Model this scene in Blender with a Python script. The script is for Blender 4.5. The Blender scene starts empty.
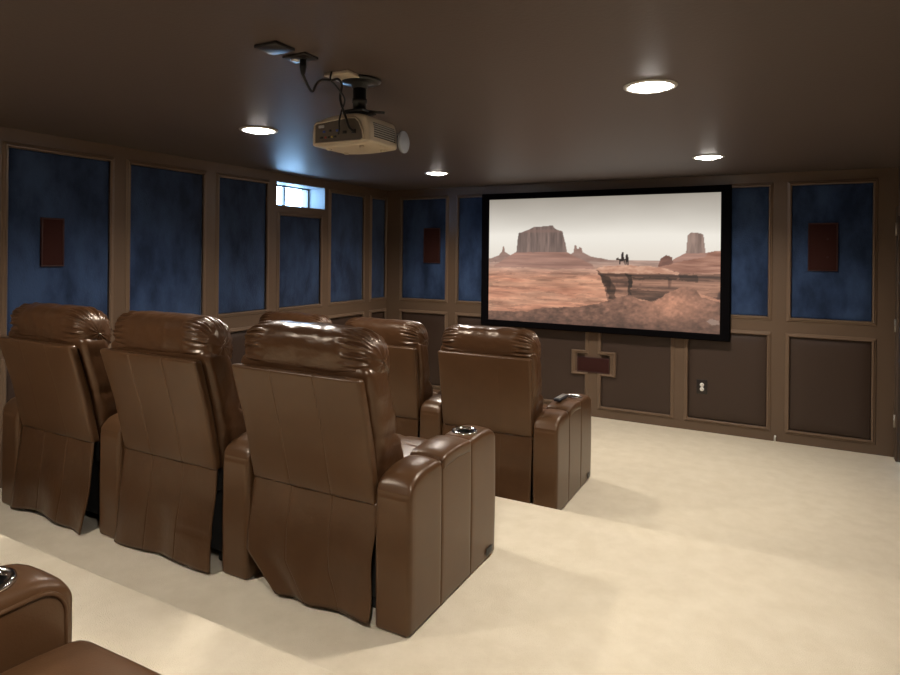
import bpy, bmesh, math, random
import numpy as np
from mathutils import Vector, Matrix, noise

S = bpy.context.scene
COL = S.collection
PI = math.pi

# ------------------------------------------------------------------ camera
CAM_H = 1.70
F_PX, YAW, ROLL, PY = 618.55, math.radians(28.1516), math.radians(0.5835), -84.73
cam_d = bpy.data.cameras.new('camera')
cam = bpy.data.objects.new('camera', cam_d)
COL.objects.link(cam)
fw = Vector((-math.sin(YAW), math.cos(YAW), 0))
rt = Vector((math.cos(YAW), math.sin(YAW), 0))
up = rt.cross(fw)
r2 = rt * math.cos(ROLL) + up * math.sin(ROLL)
u2 = -rt * math.sin(ROLL) + up * math.cos(ROLL)
cam.matrix_world = Matrix(((r2.x, u2.x, -fw.x, 0), (r2.y, u2.y, -fw.y, 0), (r2.z, u2.z, -fw.z, CAM_H), (0, 0, 0, 1)))
cam_d.sensor_fit = 'HORIZONTAL'
cam_d.sensor_width = 36.0
cam_d.lens = F_PX / 900 * 36
cam_d.shift_y = PY / 900
cam_d.clip_start = 0.02
S.camera = cam

# ------------------------------------------------------------------ world, light levels, exposure
S.view_settings.view_transform = 'Standard'
S.view_settings.look = 'None'
S.view_settings.exposure = 0.0
S.view_settings.gamma = 1.0
S.view_settings.use_curve_mapping = False
S.cycles.use_denoising = True
S.cycles.max_bounces = 10
S.cycles.diffuse_bounces = 6
S.cycles.caustics_reflective = False
S.cycles.caustics_refractive = False
S.cycles.sample_clamp_indirect = 8.0
w = bpy.data.worlds.new('world')
S.world = w
w.use_nodes = True
bg = w.node_tree.nodes['Background']
bg.inputs[0].default_value = (0.34, 0.62, 1.0, 1)
bg.inputs[1].default_value = 34.0
LAMP_STRENGTH = 60.0           # glow of the downlight lenses
LAMP_WATTS = 148.0             # beam of each recessed downlight
LAMP_WATTS_REAR = 142.0        # the two rows of downlights behind the seats
LAMP_CONE, LAMP_BLEND = 148, 0.75
LAMP_COLOR = (1.0, 0.94, 0.86)
SCREEN_GAIN = 0.95

# window portal (samples the daylight of the window opening, gives no light of its own)
pl = bpy.data.lights.new('window_portal', 'AREA')
pl.shape = 'RECTANGLE'
pl.size, pl.size_y = 0.76, 0.27
pl.cycles.is_portal = True
po = bpy.data.objects.new('window_portal', pl)
COL.objects.link(po)
po.location = (-4.60, 4.865, 2.26)
po.rotation_euler = (0, -PI / 2, 0)

# ------------------------------------------------------------------ room numbers
XL, XR, YF, YB, ZC = -4.331, 0.875, 6.423, -3.0, 2.465
E1, E2, H1, H2 = 3.547, 1.56, 0.19, 0.38

# ------------------------------------------------------------------ material helpers
def lin(r, g, b):
    f = lambda c: (c / 255) / 12.92 if c / 255 <= 0.04045 else ((c / 255 + 0.055) / 1.055) ** 2.4
    return (f(r), f(g), f(b), 1)

def mat(name, col, rough=0.5, metal=0.0, bump=0.0, bscale=80.0, col2=None, cscale=6.0, detail=4.0,
        sheen=0.0, coat=0.0, spec=0.5, tint=None, stretch=None, kind='noise', bdist=0.01):
    m = bpy.data.materials.new(name)
    m.use_nodes = True
    nt = m.node_tree
    N, L = nt.nodes, nt.links
    b = N['Principled BSDF']
    b.inputs['Base Color'].default_value = col
    b.inputs['Roughness'].default_value = rough
    b.inputs['Metallic'].default_value = metal
    b.inputs['Specular IOR Level'].default_value = spec
    if tint: b.inputs['Specular Tint'].default_value = (*tint, 1)
    if sheen:
        b.inputs['Sheen Weight'].default_value = sheen
        b.inputs['Sheen Roughness'].default_value = 0.45
    if coat:
        b.inputs['Coat Weight'].default_value = coat
        b.inputs['Coat Roughness'].default_value = 0.2
    tc = N.new('ShaderNodeTexCoord')
    src = tc.outputs['Object']
    if stretch:
        mp = N.new('ShaderNodeMapping')
        mp.inputs['Scale'].default_value = stretch
        L.new(src, mp.inputs['Vector'])
        src = mp.outputs['Vector']
    if col2:
        n = N.new('ShaderNodeTexNoise')
        n.inputs['Scale'].default_value = cscale
        n.inputs['Detail'].default_value = detail
        n.inputs['Roughness'].default_value = 0.6
        L.new(src, n.inputs['Vector'])
        rp = N.new('ShaderNodeValToRGB')
        rp.color_ramp.elements[0].position = 0.36
        rp.color_ramp.elements[0].color = col
        rp.color_ramp.elements[1].position = 0.66
        rp.color_ramp.elements[1].color = col2
        L.new(n.outputs['Fac'], rp.inputs['Fac'])
        L.new(rp.outputs['Color'], b.inputs['Base Color'])
    if bump:
        if kind == 'noise':
            n2 = N.new('ShaderNodeTexNoise')
            n2.inputs['Scale'].default_value = bscale
            n2.inputs['Detail'].default_value = 3
            o = n2.outputs['Fac']
        else:
            n2 = N.new('ShaderNodeTexVoronoi')
            n2.inputs['Scale'].default_value = bscale
            o = n2.outputs['Distance']
        L.new(src, n2.inputs['Vector'])
        bp = N.new('ShaderNodeBump')
        bp.inputs['Strength'].default_value = bump
        bp.inputs['Distance'].default_value = bdist
        L.new(o, bp.inputs['Height'])
        L.new(bp.outputs['Normal'], b.inputs['Normal'])
    return m

def emis(name, col, strength):
    m = bpy.data.materials.new(name)
    m.use_nodes = True
    b = m.node_tree.nodes['Principled BSDF']
    b.inputs['Base Color'].default_value = (0.8, 0.8, 0.8, 1)
    b.inputs['Emission Color'].default_value = (*col[:3], 1)
    b.inputs['Emission Strength'].default_value = strength
    return m

LEATHER = (0.069, 0.0325, 0.0140, 1)
M = dict(
    leather=mat('brown_leather', LEATHER, 0.31, bump=0.07, bscale=240, kind='voronoi', bdist=0.002,
                col2=(0.081, 0.039, 0.0172, 1), cscale=4, spec=0.52, tint=(1, 0.88, 0.75)),
    headleather=mat('headrest_leather', (0.070, 0.0315, 0.0137, 1), 0.29, bump=0.34, bscale=24, bdist=0.012, stretch=(0.6, 1, 1), spec=0.6, tint=(1, 0.85, 0.70)),
    skirtleather=mat('skirt_leather', (0.057, 0.0262, 0.0112, 1), 0.33, bump=0.3, bscale=14, bdist=0.010,
                     col2=(0.068, 0.0317, 0.0137, 1), cscale=5, tint=(1, 0.88, 0.75)),
    black=mat('black_plastic', (0.012, 0.012, 0.012, 1), 0.35),
    dark=mat('black_lining', (0.008, 0.007, 0.006, 1), 0.9),
    chrome=mat('chrome', (0.75, 0.73, 0.70, 1), 0.12, metal=1.0),
    carpet=mat('cream_carpet', (0.625, 0.535, 0.392, 1), 0.95, bump=0.7, bscale=330, bdist=0.006,
               col2=(0.680, 0.590, 0.445, 1), cscale=9, detail=10, sheen=0.15, spec=0.1),
    ceiling=mat('brown_ceiling_paint', (0.098, 0.072, 0.062, 1), 0.50, bump=0.08, bscale=60, spec=0.45),
    wall=mat('brown_wall_paint', (0.122, 0.077, 0.048, 1), 0.45),
    trim=mat('tan_trim_paint', (0.122, 0.077, 0.048, 1), 0.38, bump=0.05, bscale=30),
    mould=mat('tan_moulding_paint', (0.158, 0.102, 0.065, 1), 0.32),
    velour=mat('blue_velour', (0.0095, 0.020, 0.052, 1), 0.85, bump=0.35, bscale=90, col2=(0.036, 0.066, 0.142, 1),
               cscale=3.2, detail=7, sheen=0.25, stretch=(1.4, 1.4, 0.7), spec=0.2),
    padding=mat('dark_brown_padding', (0.042, 0.0225, 0.014, 1), 0.5, bump=0.2, bscale=160, kind='voronoi', bdist=0.002),
    speaker=mat('oxblood_grille_cloth', (0.040, 0.0125, 0.0098, 1), 0.9, bump=0.4, bscale=500, bdist=0.002, spec=0.15),
    speakerframe=mat('oxblood_frame', (0.044, 0.0145, 0.0115, 1), 0.55, spec=0.3),
    screenframe=mat('black_velvet_frame', (0.003, 0.0025, 0.003, 1), 1.0, spec=0.05),
    white=mat('white_paint', (0.70, 0.70, 0.68, 1), 0.5),
    whiteplastic=mat('white_plastic', (0.75, 0.72, 0.66, 1), 0.4),
    beige=mat('beige_plastic', (0.55, 0.47, 0.36, 1), 0.42, bump=0.03, bscale=120),
    beigedark=mat('grey_beige_panel', (0.105, 0.082, 0.060, 1), 0.5),
    grille=mat('grey_vent', (0.38, 0.36, 0.32, 1), 0.5),
    hinge=mat('satin_hinge', (0.42, 0.38, 0.33, 1), 0.38, metal=0.85),
    door=mat('brown_door_paint', (0.085, 0.055, 0.036, 1), 0.42),
    plate=mat('dark_plate', (0.016, 0.012, 0.010, 1), 0.35),
    lens=emis('downlight_lens', LAMP_COLOR, LAMP_STRENGTH),
    can=mat('downlight_reflector', (0.80, 0.78, 0.74, 1), 0.35),
    remote=mat('charcoal_remote', (0.025, 0.025, 0.028, 1), 0.45),
    silver=mat('silver_trim', (0.55, 0.55, 0.55, 1), 0.3, metal=0.8),
    red=mat('red_port', (0.35, 0.03, 0.02, 1), 0.4),
    blueport=mat('blue_port', (0.03, 0.06, 0.30, 1), 0.4),
    yellow=mat('yellow_port', (0.55, 0.40, 0.05, 1), 0.4),
    jamb=mat('window_reveal_white', (0.17, 0.175, 0.18, 1), 0.6),
)
# clear window pane: lets the daylight straight through, with a little reflection
gm = bpy.data.materials.new('window_glass')
gm.use_nodes = True
nt = gm.node_tree
nt.nodes.clear()
o_ = nt.nodes.new('ShaderNodeOutputMaterial')
mx = nt.nodes.new('ShaderNodeMixShader')
mx.inputs[0].default_value = 0.06
t_ = nt.nodes.new('ShaderNodeBsdfTransparent')
g_ = nt.nodes.new('ShaderNodeBsdfGlossy')
g_.inputs['Roughness'].default_value = 0.02
nt.links.new(t_.outputs[0], mx.inputs[1])
nt.links.new(g_.outputs[0], mx.inputs[2])
nt.links.new(mx.outputs[0], o_.inputs[0])
M['glass'] = gm
# clear lens cap
cm = bpy.data.materials.new('clear_plastic')
cm.use_nodes = True
cb = cm.node_tree.nodes['Principled BSDF']
cb.inputs['Base Color'].default_value = (0.62, 0.68, 0.78, 1)
cb.inputs['Roughness'].default_value = 0.25
cb.inputs['Transmission Weight'].default_value = 0.35
M['clear'] = cm

# ------------------------------------------------------------------ mesh helpers
class MB:
    def __init__(s):
        s.v, s.f, s.sm = [], [], []
    def add(s, verts, faces, smooth=False):
        k = len(s.v)
        s.v += [tuple(p) for p in verts]
        s.f += [tuple(i + k for i in f) for f in faces]
        s.sm += [smooth] * len(faces)
        return s
    def box(s, a, b, bev=0.0):
        x0, x1 = sorted((a[0], b[0])); y0, y1 = sorted((a[1], b[1])); z0, z1 = sorted((a[2], b[2]))
        if bev:
            vs, fs = rbox(((x0 + x1) / 2, (y0 + y1) / 2, (z0 + z1) / 2), ((x1 - x0) / 2, (y1 - y0) / 2, (z1 - z0) / 2), bev, (1, 1, 1), 2)
            return s.add(vs, fs, True)
        vs = [(x, y, z) for z in (z0, z1) for y in (y0, y1) for x in (x0, x1)]
        return s.add(vs, [(0, 2, 3, 1), (4, 5, 7, 6), (0, 1, 5, 4), (2, 6, 7, 3), (0, 4, 6, 2), (1, 3, 7, 5)])
    def lathe(s, prof, c=(0, 0, 0), axis='Z', n=32, mtx=None, smooth=True, caps=False):
        vs = []
        for r, h in prof:
            for k in range(n):
                a = 2 * PI * k / n
                p = Vector((r * math.cos(a), r * math.sin(a), h))
                if mtx: p = mtx @ p
                elif axis == 'X': p = Vector((p.z, p.x, p.y))
                elif axis == 'Y': p = Vector((p.y, p.z, p.x))
                vs.append(p + Vector(c))
        fs = []
        for i in range(len(prof) - 1):
            for k in range(n):
                k2 = (k + 1) % n
                fs.append((i * n + k, i * n + k2, (i + 1) * n + k2, (i + 1) * n + k))
        if caps:
            fs.append(tuple(range(n - 1, -1, -1)))
            fs.append(tuple((len(prof) - 1) * n + k for k in range(n)))
        return s.add(vs, fs, smooth)
    def tube(s, pts, r, n=10):
        pts = [Vector(p) for p in pts]
        vs, fs = [], []
        prev = None
        for i, p in enumerate(pts):
            d = (pts[min(i + 1, len(pts) - 1)] - pts[max(i - 1, 0)]).normalized()
            a = prev if prev else (Vector((1, 0, 0)) if abs(d.x) < 0.9 else Vector((0, 1, 0)))
            a = (a - d * a.dot(d)).normalized()
            prev = a
            b = d.cross(a)
            vs += [p + (a * math.cos(2 * PI * k / n) + b * math.sin(2 * PI * k / n)) * r for k in range(n)]
        for i in range(len(pts) - 1):
            fs += [(i * n + k, i * n + (k + 1) % n, (i + 1) * n + (k + 1) % n, (i + 1) * n + k) for k in range(n)]
        fs.append(tuple(range(n - 1, -1, -1)))
        fs.append(tuple((len(pts) - 1) * n + k for k in range(n)))
        return s.add(vs, fs, True)
    def build(s, name, m, parent=None, loc=None):
        me = bpy.data.meshes.new(name)
        me.from_pydata(s.v, [], s.f)
        me.polygons.foreach_set('use_smooth', s.sm)
        bm = bmesh.new()
        bm.from_mesh(me)
        bmesh.ops.recalc_face_normals(bm, faces=bm.faces)
        bm.to_mesh(me)
        bm.free()
        me.materials.append(m)
        o = bpy.data.objects.new(name, me)
        COL.objects.link(o)
        if parent: o.parent = parent
        if loc: o.location = loc
        return o

def axis_pts(h, r, n, nr, extra=()):
    """coordinates along one side of a rounded box, dense in the rounded ends"""
    a = [-h + r * (1 - math.cos(PI / 2 * k / nr)) for k in range(nr)]
    mid = [-(h - r) + 2 * (h - r) * k / n for k in range(n + 1)]
    c = a + mid + [-t for t in reversed(a)]
    c += [e for e in extra if -(h - r) < e < h - r]
    return sorted(set(round(t, 6) for t in c))

def rbox(c, h, r, n=(4, 4, 4), nr=4, extra=((), (), ()), fn=None):
    """rounded box, fn deforms local points (before moving to c)"""
    ax = [axis_pts(h[i], r, n[i], nr, extra[i]) for i in range(3)]
    idx, vs, fs = {}, [], []
    def vert(i, j, k):
        key = (i, j, k)
        if key not in idx:
            p = Vector((ax[0][i], ax[1][j], ax[2][k]))
            q = Vector([max(-(h[t] - r), min(h[t] - r, p[t])) for t in range(3)])
            d = p - q
            if d.length > 1e-9:
                p = q + d.normalized() * r * min(1.0, max(abs(d[t]) for t in range(3)) / r)
            if fn: p = Vector(fn(p))
            idx[key] = len(vs)
            vs.append(p + Vector(c))
        return idx[key]
    X, Y, Z = (len(a) for a in ax)
    for k in (0, Z - 1):
        for i in range(X - 1):
            for j in range(Y - 1):
                fs.append((vert(i, j, k), vert(i + 1, j, k), vert(i + 1, j + 1, k), vert(i, j + 1, k)))
    for j in (0, Y - 1):
        for i in range(X - 1):
            for k in range(Z - 1):
                fs.append((vert(i, j, k), vert(i + 1, j, k), vert(i + 1, j, k + 1), vert(i, j, k + 1)))
    for i in (0, X - 1):
        for j in range(Y - 1):
            for k in range(Z - 1):
                fs.append((vert(i, j, k), vert(i, j + 1, k), vert(i, j + 1, k + 1), vert(i, j, k + 1)))
    return vs, fs

def tag(o, label, cat, group=None):
    o['label'] = label
    o['category'] = cat
    if group: o['group'] = group
    return o

def empty(name, loc, rz=0.0):
    o = bpy.data.objects.new(name, None)
    o.empty_display_size = 0.1
    COL.objects.link(o)
    o.location = loc
    o.rotation_euler = (0, 0, rz)
    return o

def thing(name, loc, label, cat, group=None, rz=0.0):
    return tag(empty(name, loc, rz), label, cat, group)

def struct(o):
    o['kind'] = 'structure'
    return o

def smooth(t):
    t = max(0.0, min(1.0, t))
    return t * t * (3 - 2 * t)

def lerp_tab(tab, z):
    if z <= tab[0][0]: return tab[0][1]
    for (a, b), (c, d) in zip(tab, tab[1:]):
        if z <= c:
            return b + (d - b) * (z - a) / (c - a)
    return tab[-1][1]

def gauss(t, w): return math.exp(-(t / w) ** 2)

# ------------------------------------------------------------------ room shell
def stepped_floor():
    prof = []
    def nose(y, z, r=0.022):
        for k in range(7):
            a = PI / 2 * (1 - k / 6)
            prof.append((y - r + r * math.cos(a), z - r + r * math.sin(a)))
    prof.append((YB - 0.1, H2)); nose(E2, H2); prof.append((E2, H1)); nose(E1, H1); prof.append((E1, 0.0))
    prof.append((YF + 0.12, 0.0)); prof.append((YF + 0.12, -0.1)); prof.append((YB - 0.1, -0.1))
    mb = MB()
    n = len(prof)
    x0, x1 = XL - 0.1, XR + 0.15
    vs = [(x0, y, z) for y, z in prof] + [(x1, y, z) for y, z in prof]
    fs = [(i, (i + 1) % n, n + (i + 1) % n, n + i) for i in range(n)]
    mb.add(vs, fs)
    mb.add(vs, [tuple(range(n)), tuple(range(2 * n - 1, n - 1, -1))])
    return struct(mb.build('floor', M['carpet']))
stepped_floor()

CANS = [(-0.53, 2.90), (-0.505, 5.18), (-2.925, 5.18), (-2.925, 2.88), (-0.53, 0.62), (-2.925, 0.60), (-0.53, -1.67), (-2.925, -1.67)]
CAN_R = 0.106
# ceiling slab with round holes for the downlights: built cell by cell round each hole
def ceiling():
    mb = MB()
    z = ZC
    xs = sorted({XL - 0.1, XR + 0.15, *[c + s * 0.14 for c, _ in CANS for s in (-1, 1)]})
    xs = [XL - 0.1, -2.925 - 0.14, -2.925 + 0.14, -0.53 - 0.16, -0.53 + 0.16, XR + 0.15]
    ys = [YB - 0.1]
    for yc in (-1.67, 0.61, 2.89, 5.18): ys += [yc - 0.15, yc + 0.15]
    ys.append(YF + 0.12)
    for i in range(len(xs) - 1):
        for j in range(len(ys) - 1):
            x0, x1, y0, y1 = xs[i], xs[i + 1], ys[j], ys[j + 1]
            hole = next(((cx, cy) for cx, cy in CANS if x0 < cx < x1 and y0 < cy < y1), None)
            if not hole:
                mb.add([(x0, y0, z), (x1, y0, z), (x1, y1, z), (x0, y1, z)], [(0, 1, 2, 3)])
            else:
                n = 48
                ring, out = [], []
                for k in range(n):
                    a = 2 * PI * k / n + PI / 4
                    ring.append((hole[0] + CAN_R * math.cos(a), hole[1] + CAN_R * math.sin(a), z))
                    q = k * 4 / n
                    t = q - int(q)
                    c4 = [(x1, y1), (x0, y1), (x0, y0), (x1, y0)]
                    p, r = c4[int(q) % 4], c4[(int(q) + 1) % 4]
                    out.append((p[0] + (r[0] - p[0]) * t, p[1] + (r[1] - p[1]) * t, z))
                mb.add(ring + out, [(k, (k + 1) % n, n + (k + 1) % n, n + k) for k in range(n)])
    # upper skin closing the slab
    zt = ZC + 0.16
    mb.add([(xs[0], ys[0], zt), (xs[-1], ys[0], zt), (xs[-1], ys[-1], zt), (xs[0], ys[-1], zt)], [(0, 1, 2, 3)])
    return struct(mb.build('ceiling', M['ceiling']))
ceiling()

WY0, WY1, WZ0, WZ1 = 4.50, 5.232, 2.145, 2.385        # window opening in the left wall
T = 0.025                                              # thickness of the applied boards
mb = MB()
xo = XL - 0.34
mb.box((xo, YB - 0.1, -0.1), (XL - T, WY0, ZC + 0.01)); mb.box((xo, WY1, -0.1), (XL - T, YF + 0.12, ZC + 0.01))
mb.box((xo, WY0, -0.1), (XL - T, WY1, WZ0)); mb.box((xo, WY0, WZ1), (XL - T, WY1, ZC + 0.01))
struct(mb.build('wall_left', M['wall']))
struct(MB().box((XL - 0.3, YF + T, -0.1), (XR + 0.15, YF + 0.15, ZC + 0.01)).build('wall_front', M['wall']))
struct(MB().box((XL - 0.3, YB - 0.12, -0.1), (XR + 0.15, YB, ZC + 0.01)).build('wall_back', M['wall']))
DY0, DY1, DZ = 5.46, 6.29, 2.05                        # door in the right wall
mb = MB()
mb.box((XR, YB - 0.1, -0.1), (XR + 0.12, DY0, ZC + 0.01)); mb.box((XR, DY1, -0.1), (XR + 0.12, YF + 0.1, ZC + 0.01))
mb.box((XR, DY0, DZ), (XR + 0.12, DY1, ZC + 0.01))
struct(mb.build('wall_right', M['wall']))
# door leaf, casing, hinges
d = struct(MB().box((XR + 0.012, DY0 + 0.004, 0.008), (XR + 0.052, DY1 - 0.004, DZ - 0.004), 0.004).build('door_1', M['door']))
mb = MB()
cx = XR - 0.022
mb.box((cx, DY1 - 0.006, 0), (XR, DY1 + 0.085, DZ + 0.08), 0.006); mb.box((cx, DY0 - 0.085, 0), (XR, DY0 + 0.006, DZ + 0.08), 0.006)
mb.box((cx, DY0 + 0.006, DZ - 0.006), (XR, DY1 - 0.006, DZ + 0.08), 0.006)
struct(mb.build('trim_1', M['door']))
for z in (0.335, 1.13, 1.935):
    h = MB()
    h.tube([(XR - 0.028, DY1 + 0.012, z - 0.055), (XR - 0.028, DY1 + 0.012, z + 0.055)], 0.009, 12)
    h.box((XR - 0.0235, DY1 + 0.014, z - 0.05), (XR - 0.0215, DY1 + 0.05, z + 0.05))
    h.build('hinge', M['hinge'], d)['label'] = 'satin metal door hinge'
struct(MB().box((XR - 0.014, YB, 0.0), (XR, DY0 - 0.09, 0.09), 0.004).build('baseboard_right', M['trim']))

# ------------------------------------------------------------------ wall panelling: flat boards (structure) + framed panels (things)
ZU0, ZU1, ZL0, ZL1 = 1.142, 2.342, 0.121, 0.966
MW, MP = 0.036, 0.016       # moulding width, projection

def boards(name, wall, holes, u0, u1, z0=0.0, z1=ZC):
    """board face with rectangular openings (stiles and rails of the panelling)"""
    us = sorted({u0, u1, *[h[0] for h in holes], *[h[1] for h in holes]})
    zs = sorted({z0, z1, *[h[2] for h in holes], *[h[3] for h in holes]})
    mb = MB()
    inside = lambda a, b: any(h[0] < a < h[1] and h[2] < b < h[3] for h in holes)
    for i in range(len(us) - 1):
        for j in range(len(zs) - 1):
            if inside((us[i] + us[i + 1]) / 2, (zs[j] + zs[j + 1]) / 2): continue
            if wall == 'front': mb.box((us[i], YF, zs[j]), (us[i + 1], YF + T, zs[j + 1]))
            else: mb.box((XL - T, us[i], zs[j]), (XL, us[i + 1], zs[j + 1]))
    return struct(mb.build(name, M['trim']))

def w2(wall, u, n, z):      # wall coordinates: along, out of the wall, height
    return (u, YF - n, z) if wall == 'front' else (XL + n, u, z)

def moulding(u0, u1, z0, z1, wall, notch=None):
    """mitred picture-frame moulding lying round the inner edge of an opening"""
    prof = [(0.0, -0.012), (0.0, 0.006), (0.007, MP), (0.015, MP), (0.020, 0.010), (MW - 0.006, 0.008), (MW, 0.0), (MW, -0.002)]
    if notch: loop = notch
    else: loop = [(u0, z0), (u1, z0), (u1, z1), (u0, z1)]
    n = len(loop)
    vs = []
    for k in range(n):
        p, a, b = loop[k], loop[k - 1], loop[(k + 1) % n]
        d1 = (p[0] - a[0], p[1] - a[1]); d2 = (b[0] - p[0], b[1] - p[1])
        n1 = (d1[1], -d1[0]); n2 = (d2[1], -d2[0])
        l1 = math.hypot(*n1); l2 = math.hypot(*n2)
        off = (n1[0] / l1 + n2[0] / l2, n1[1] / l1 + n2[1] / l2)
        for t, h in prof:
            vs.append(w2(wall, p[0] + off[0] * t, h, p[1] + off[1] * t))
    m = len(prof)
    fs = []
    for k in range(n):
        k2 = (k + 1) % n
        for i in range(m - 1):
            fs.append((k * m + i, k2 * m + i, k2 * m + i + 1, k * m + i + 1))
        fs.append((k * m + m - 1, k2 * m + m - 1, k2 * m, k * m))
    return vs, fs

def pad(u0, u1, z0, z1, wall, puff, loop=None):
    """slightly padded upholstered field"""
    mb = MB()
    if loop:
        n = len(loop)
        vs = [w2(wall, u, -T + 0.001, z) for u, z in loop] + [w2(wall, u, -0.008, z) for u, z in loop]
        fs = [tuple(range(n - 1, -1, -1)), tuple(range(n, 2 * n))] + [(k, (k + 1) % n, n + (k + 1) % n, n + k) for k in range(n)]
        return mb.add(vs, fs)
    nu, nz = 14, 18
    e = 0.0005
    u0, u1, z0, z1 = u0 + e, u1 - e, z0 + e, z1 - e
    vs, fs = [], []
    for j in range(nz + 1):
        for i in range(nu + 1):
            a, b = i / nu, j / nz
            a = 0.5 - 0.5 * math.cos(PI * a); b = 0.5 - 0.5 * math.cos(PI * b)
            edge = min(a * (u1 - u0), (1 - a) * (u1 - u0), b * (z1 - z0), (1 - b) * (z1 - z0))
            vs.append(w2(wall, u0 + a * (u1 - u0), -0.012 + puff * smooth(edge / 0.06), z0 + b * (z1 - z0)))
    for j in range(nz):
        for i in range(nu):
            k = j * (nu + 1) + i
            fs.append((k, k + 1, k + nu + 2, k + nu + 1))
    k0 = len(vs)
    vs += [w2(wall, u, -T + 0.001, z) for u, z in ((u0, z0), (u1, z0), (u1, z1), (u0, z1))]
    c = [0, nu, (nu + 1) * (nz + 1) - 1, (nu + 1) * nz]
    b_ = list(range(0, nu + 1)); r_ = [j * (nu + 1) + nu for j in range(nz + 1)]
    t_ = [nz * (nu + 1) + i for i in range(nu, -1, -1)]; l_ = [j * (nu + 1) for j in range(nz, -1, -1)]
    fs.append(tuple(b_) + (k0 + 1, k0)); fs.append(tuple(r_) + (k0 + 2, k0 + 1))
    fs.append(tuple(t_) + (k0 + 3, k0 + 2)); fs.append(tuple(l_) + (k0, k0 + 3)); fs.append((k0, k0 + 1, k0 + 2, k0 + 3))
    return mb.add(vs, fs, True)

def panel(wall, u0, u1, z0, z1, blue, label, group, loop=None):
    um = (u0 + u1) / 2
    t = thing('wall_panel', w2(wall, um, 0, z0), label, 'wall panel', group)
    inv = -Vector(t.location)
    a = pad(u0, u1, z0, z1, wall, 0.006 if blue else 0.010, loop).build('fabric_field' if blue else 'padded_field', M['velour'] if blue else M['padding'], t)
    mb = MB()
    mb.add(*moulding(u0, u1, z0, z1, wall, loop))
    b = mb.build('moulding', M['mould'], t)
    b['label'] = 'tan painted moulding frame'
    for o in (a, b):
        o.location = inv
    return t

GU, GL = 'blue velour panels round the upper walls', 'dark brown padded panels along the lower walls'
# front wall
FU = [(-4.103, -3.497, 'blue panel nearest the far left corner, on the screen wall, holding a speaker'),
      (-3.325, -2.655, 'blue panel half hidden by the left edge of the screen'),
      (-0.79, -0.103, 'blue panel half hidden by the right edge of the screen'),
      (0.084, 0.697, 'blue panel with a speaker, right of the screen beside the door')]
SP = (-1.955, -1.487, 0.432, 0.688)     # boxed-out frame of the low centre speaker
FL = [(-4.103, -3.497, 'dark lower panel in the far left corner, on the screen wall', None),
      (-3.325, -2.66, 'dark lower panel left under the screen, behind a front recliner', None),
      (-2.49, -1.81, 'dark lower panel left of the low centre speaker',
       [(-2.49, ZL0), (-1.81, ZL0), (-1.81, SP[2]), (SP[0], SP[2]), (SP[0], SP[3]), (-1.81, SP[3]), (-1.81, ZL1), (-2.49, ZL1)]),
      (-1.64, -0.953, 'dark lower panel right of the low centre speaker, under the screen',
       [(-1.64, ZL0), (-0.953, ZL0), (-0.953, ZL1), (-1.64, ZL1), (-1.64, SP[3]), (SP[1], SP[3]), (SP[1], SP[2]), (-1.64, SP[2])]),
      (-0.79, -0.108, 'dark lower panel with the power outlet in it', None),
      (0.078, 0.697, 'dark lower panel beside the door, under the blue speaker panel', None)]
holes = [(a, b, ZU0, ZU1) for a, b, _ in FU]
for a, b, _, lp in FL:
    if lp and a < -2: holes += [(a, b, ZL0, ZL1), ]
    else: holes.append((a, b, ZL0, ZL1))
# the speaker box stands in front of the two notched panels: keep the board there
boards('trim_2', 'front', holes, XL, XR)
for a, b, l in FU: panel('front', a, b, ZU0, ZU1, True, l, GU)
for a, b, l, lp in FL: panel('front', a, b, ZL0, ZL1, False, l, GL, lp)
# left wall
LU = [(2.136, 2.811, ZU0, ZU1, 'blue panel with a speaker, nearest panel on the left wall'),
      (2.974, 3.641, ZU0, ZU1, 'blue panel second along the left wall, above the middle recliner of three'),
      (3.808, 4.375, ZU0, ZU1, 'blue panel just left of the small window'),
      (4.548, 5.16, ZU0, 2.050, 'shorter blue panel directly under the small window'),
      (5.328, 5.927, ZU0, ZU1, 'blue panel just right of the small window'),
      (6.092, 6.385, ZU0, ZU1, 'narrow blue panel on the left wall at the corner')]
LL = [(2.136, 2.811, 'dark lower panel nearest on the left wall, behind the recliners'),
      (2.974, 3.641, 'dark lower panel second along the left wall, behind the recliners'),
      (3.808, 4.375, 'dark lower panel left of the one under the window'),
      (4.548, 5.16, 'dark lower panel below the window panel'),
      (5.328, 5.927, 'dark lower panel on the left wall, second from the corner'),
      (6.092, 6.385, 'narrow dark lower panel on the left wall at the corner')]
hl = [(a, b, c, d_) for a, b, c, d_, _ in LU] + [(a, b, ZL0, ZL1) for a, b, _ in LL] + [(WY0, WY1, WZ0, WZ1)]
boards('trim_3', 'left', hl, YB, YF)
for a, b, c, d_, l in LU: panel('left', a, b, c, d_, True, l, GU)
for a, b, l in LL: panel('left', a, b, ZL0, ZL1, False, l, GL)

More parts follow.
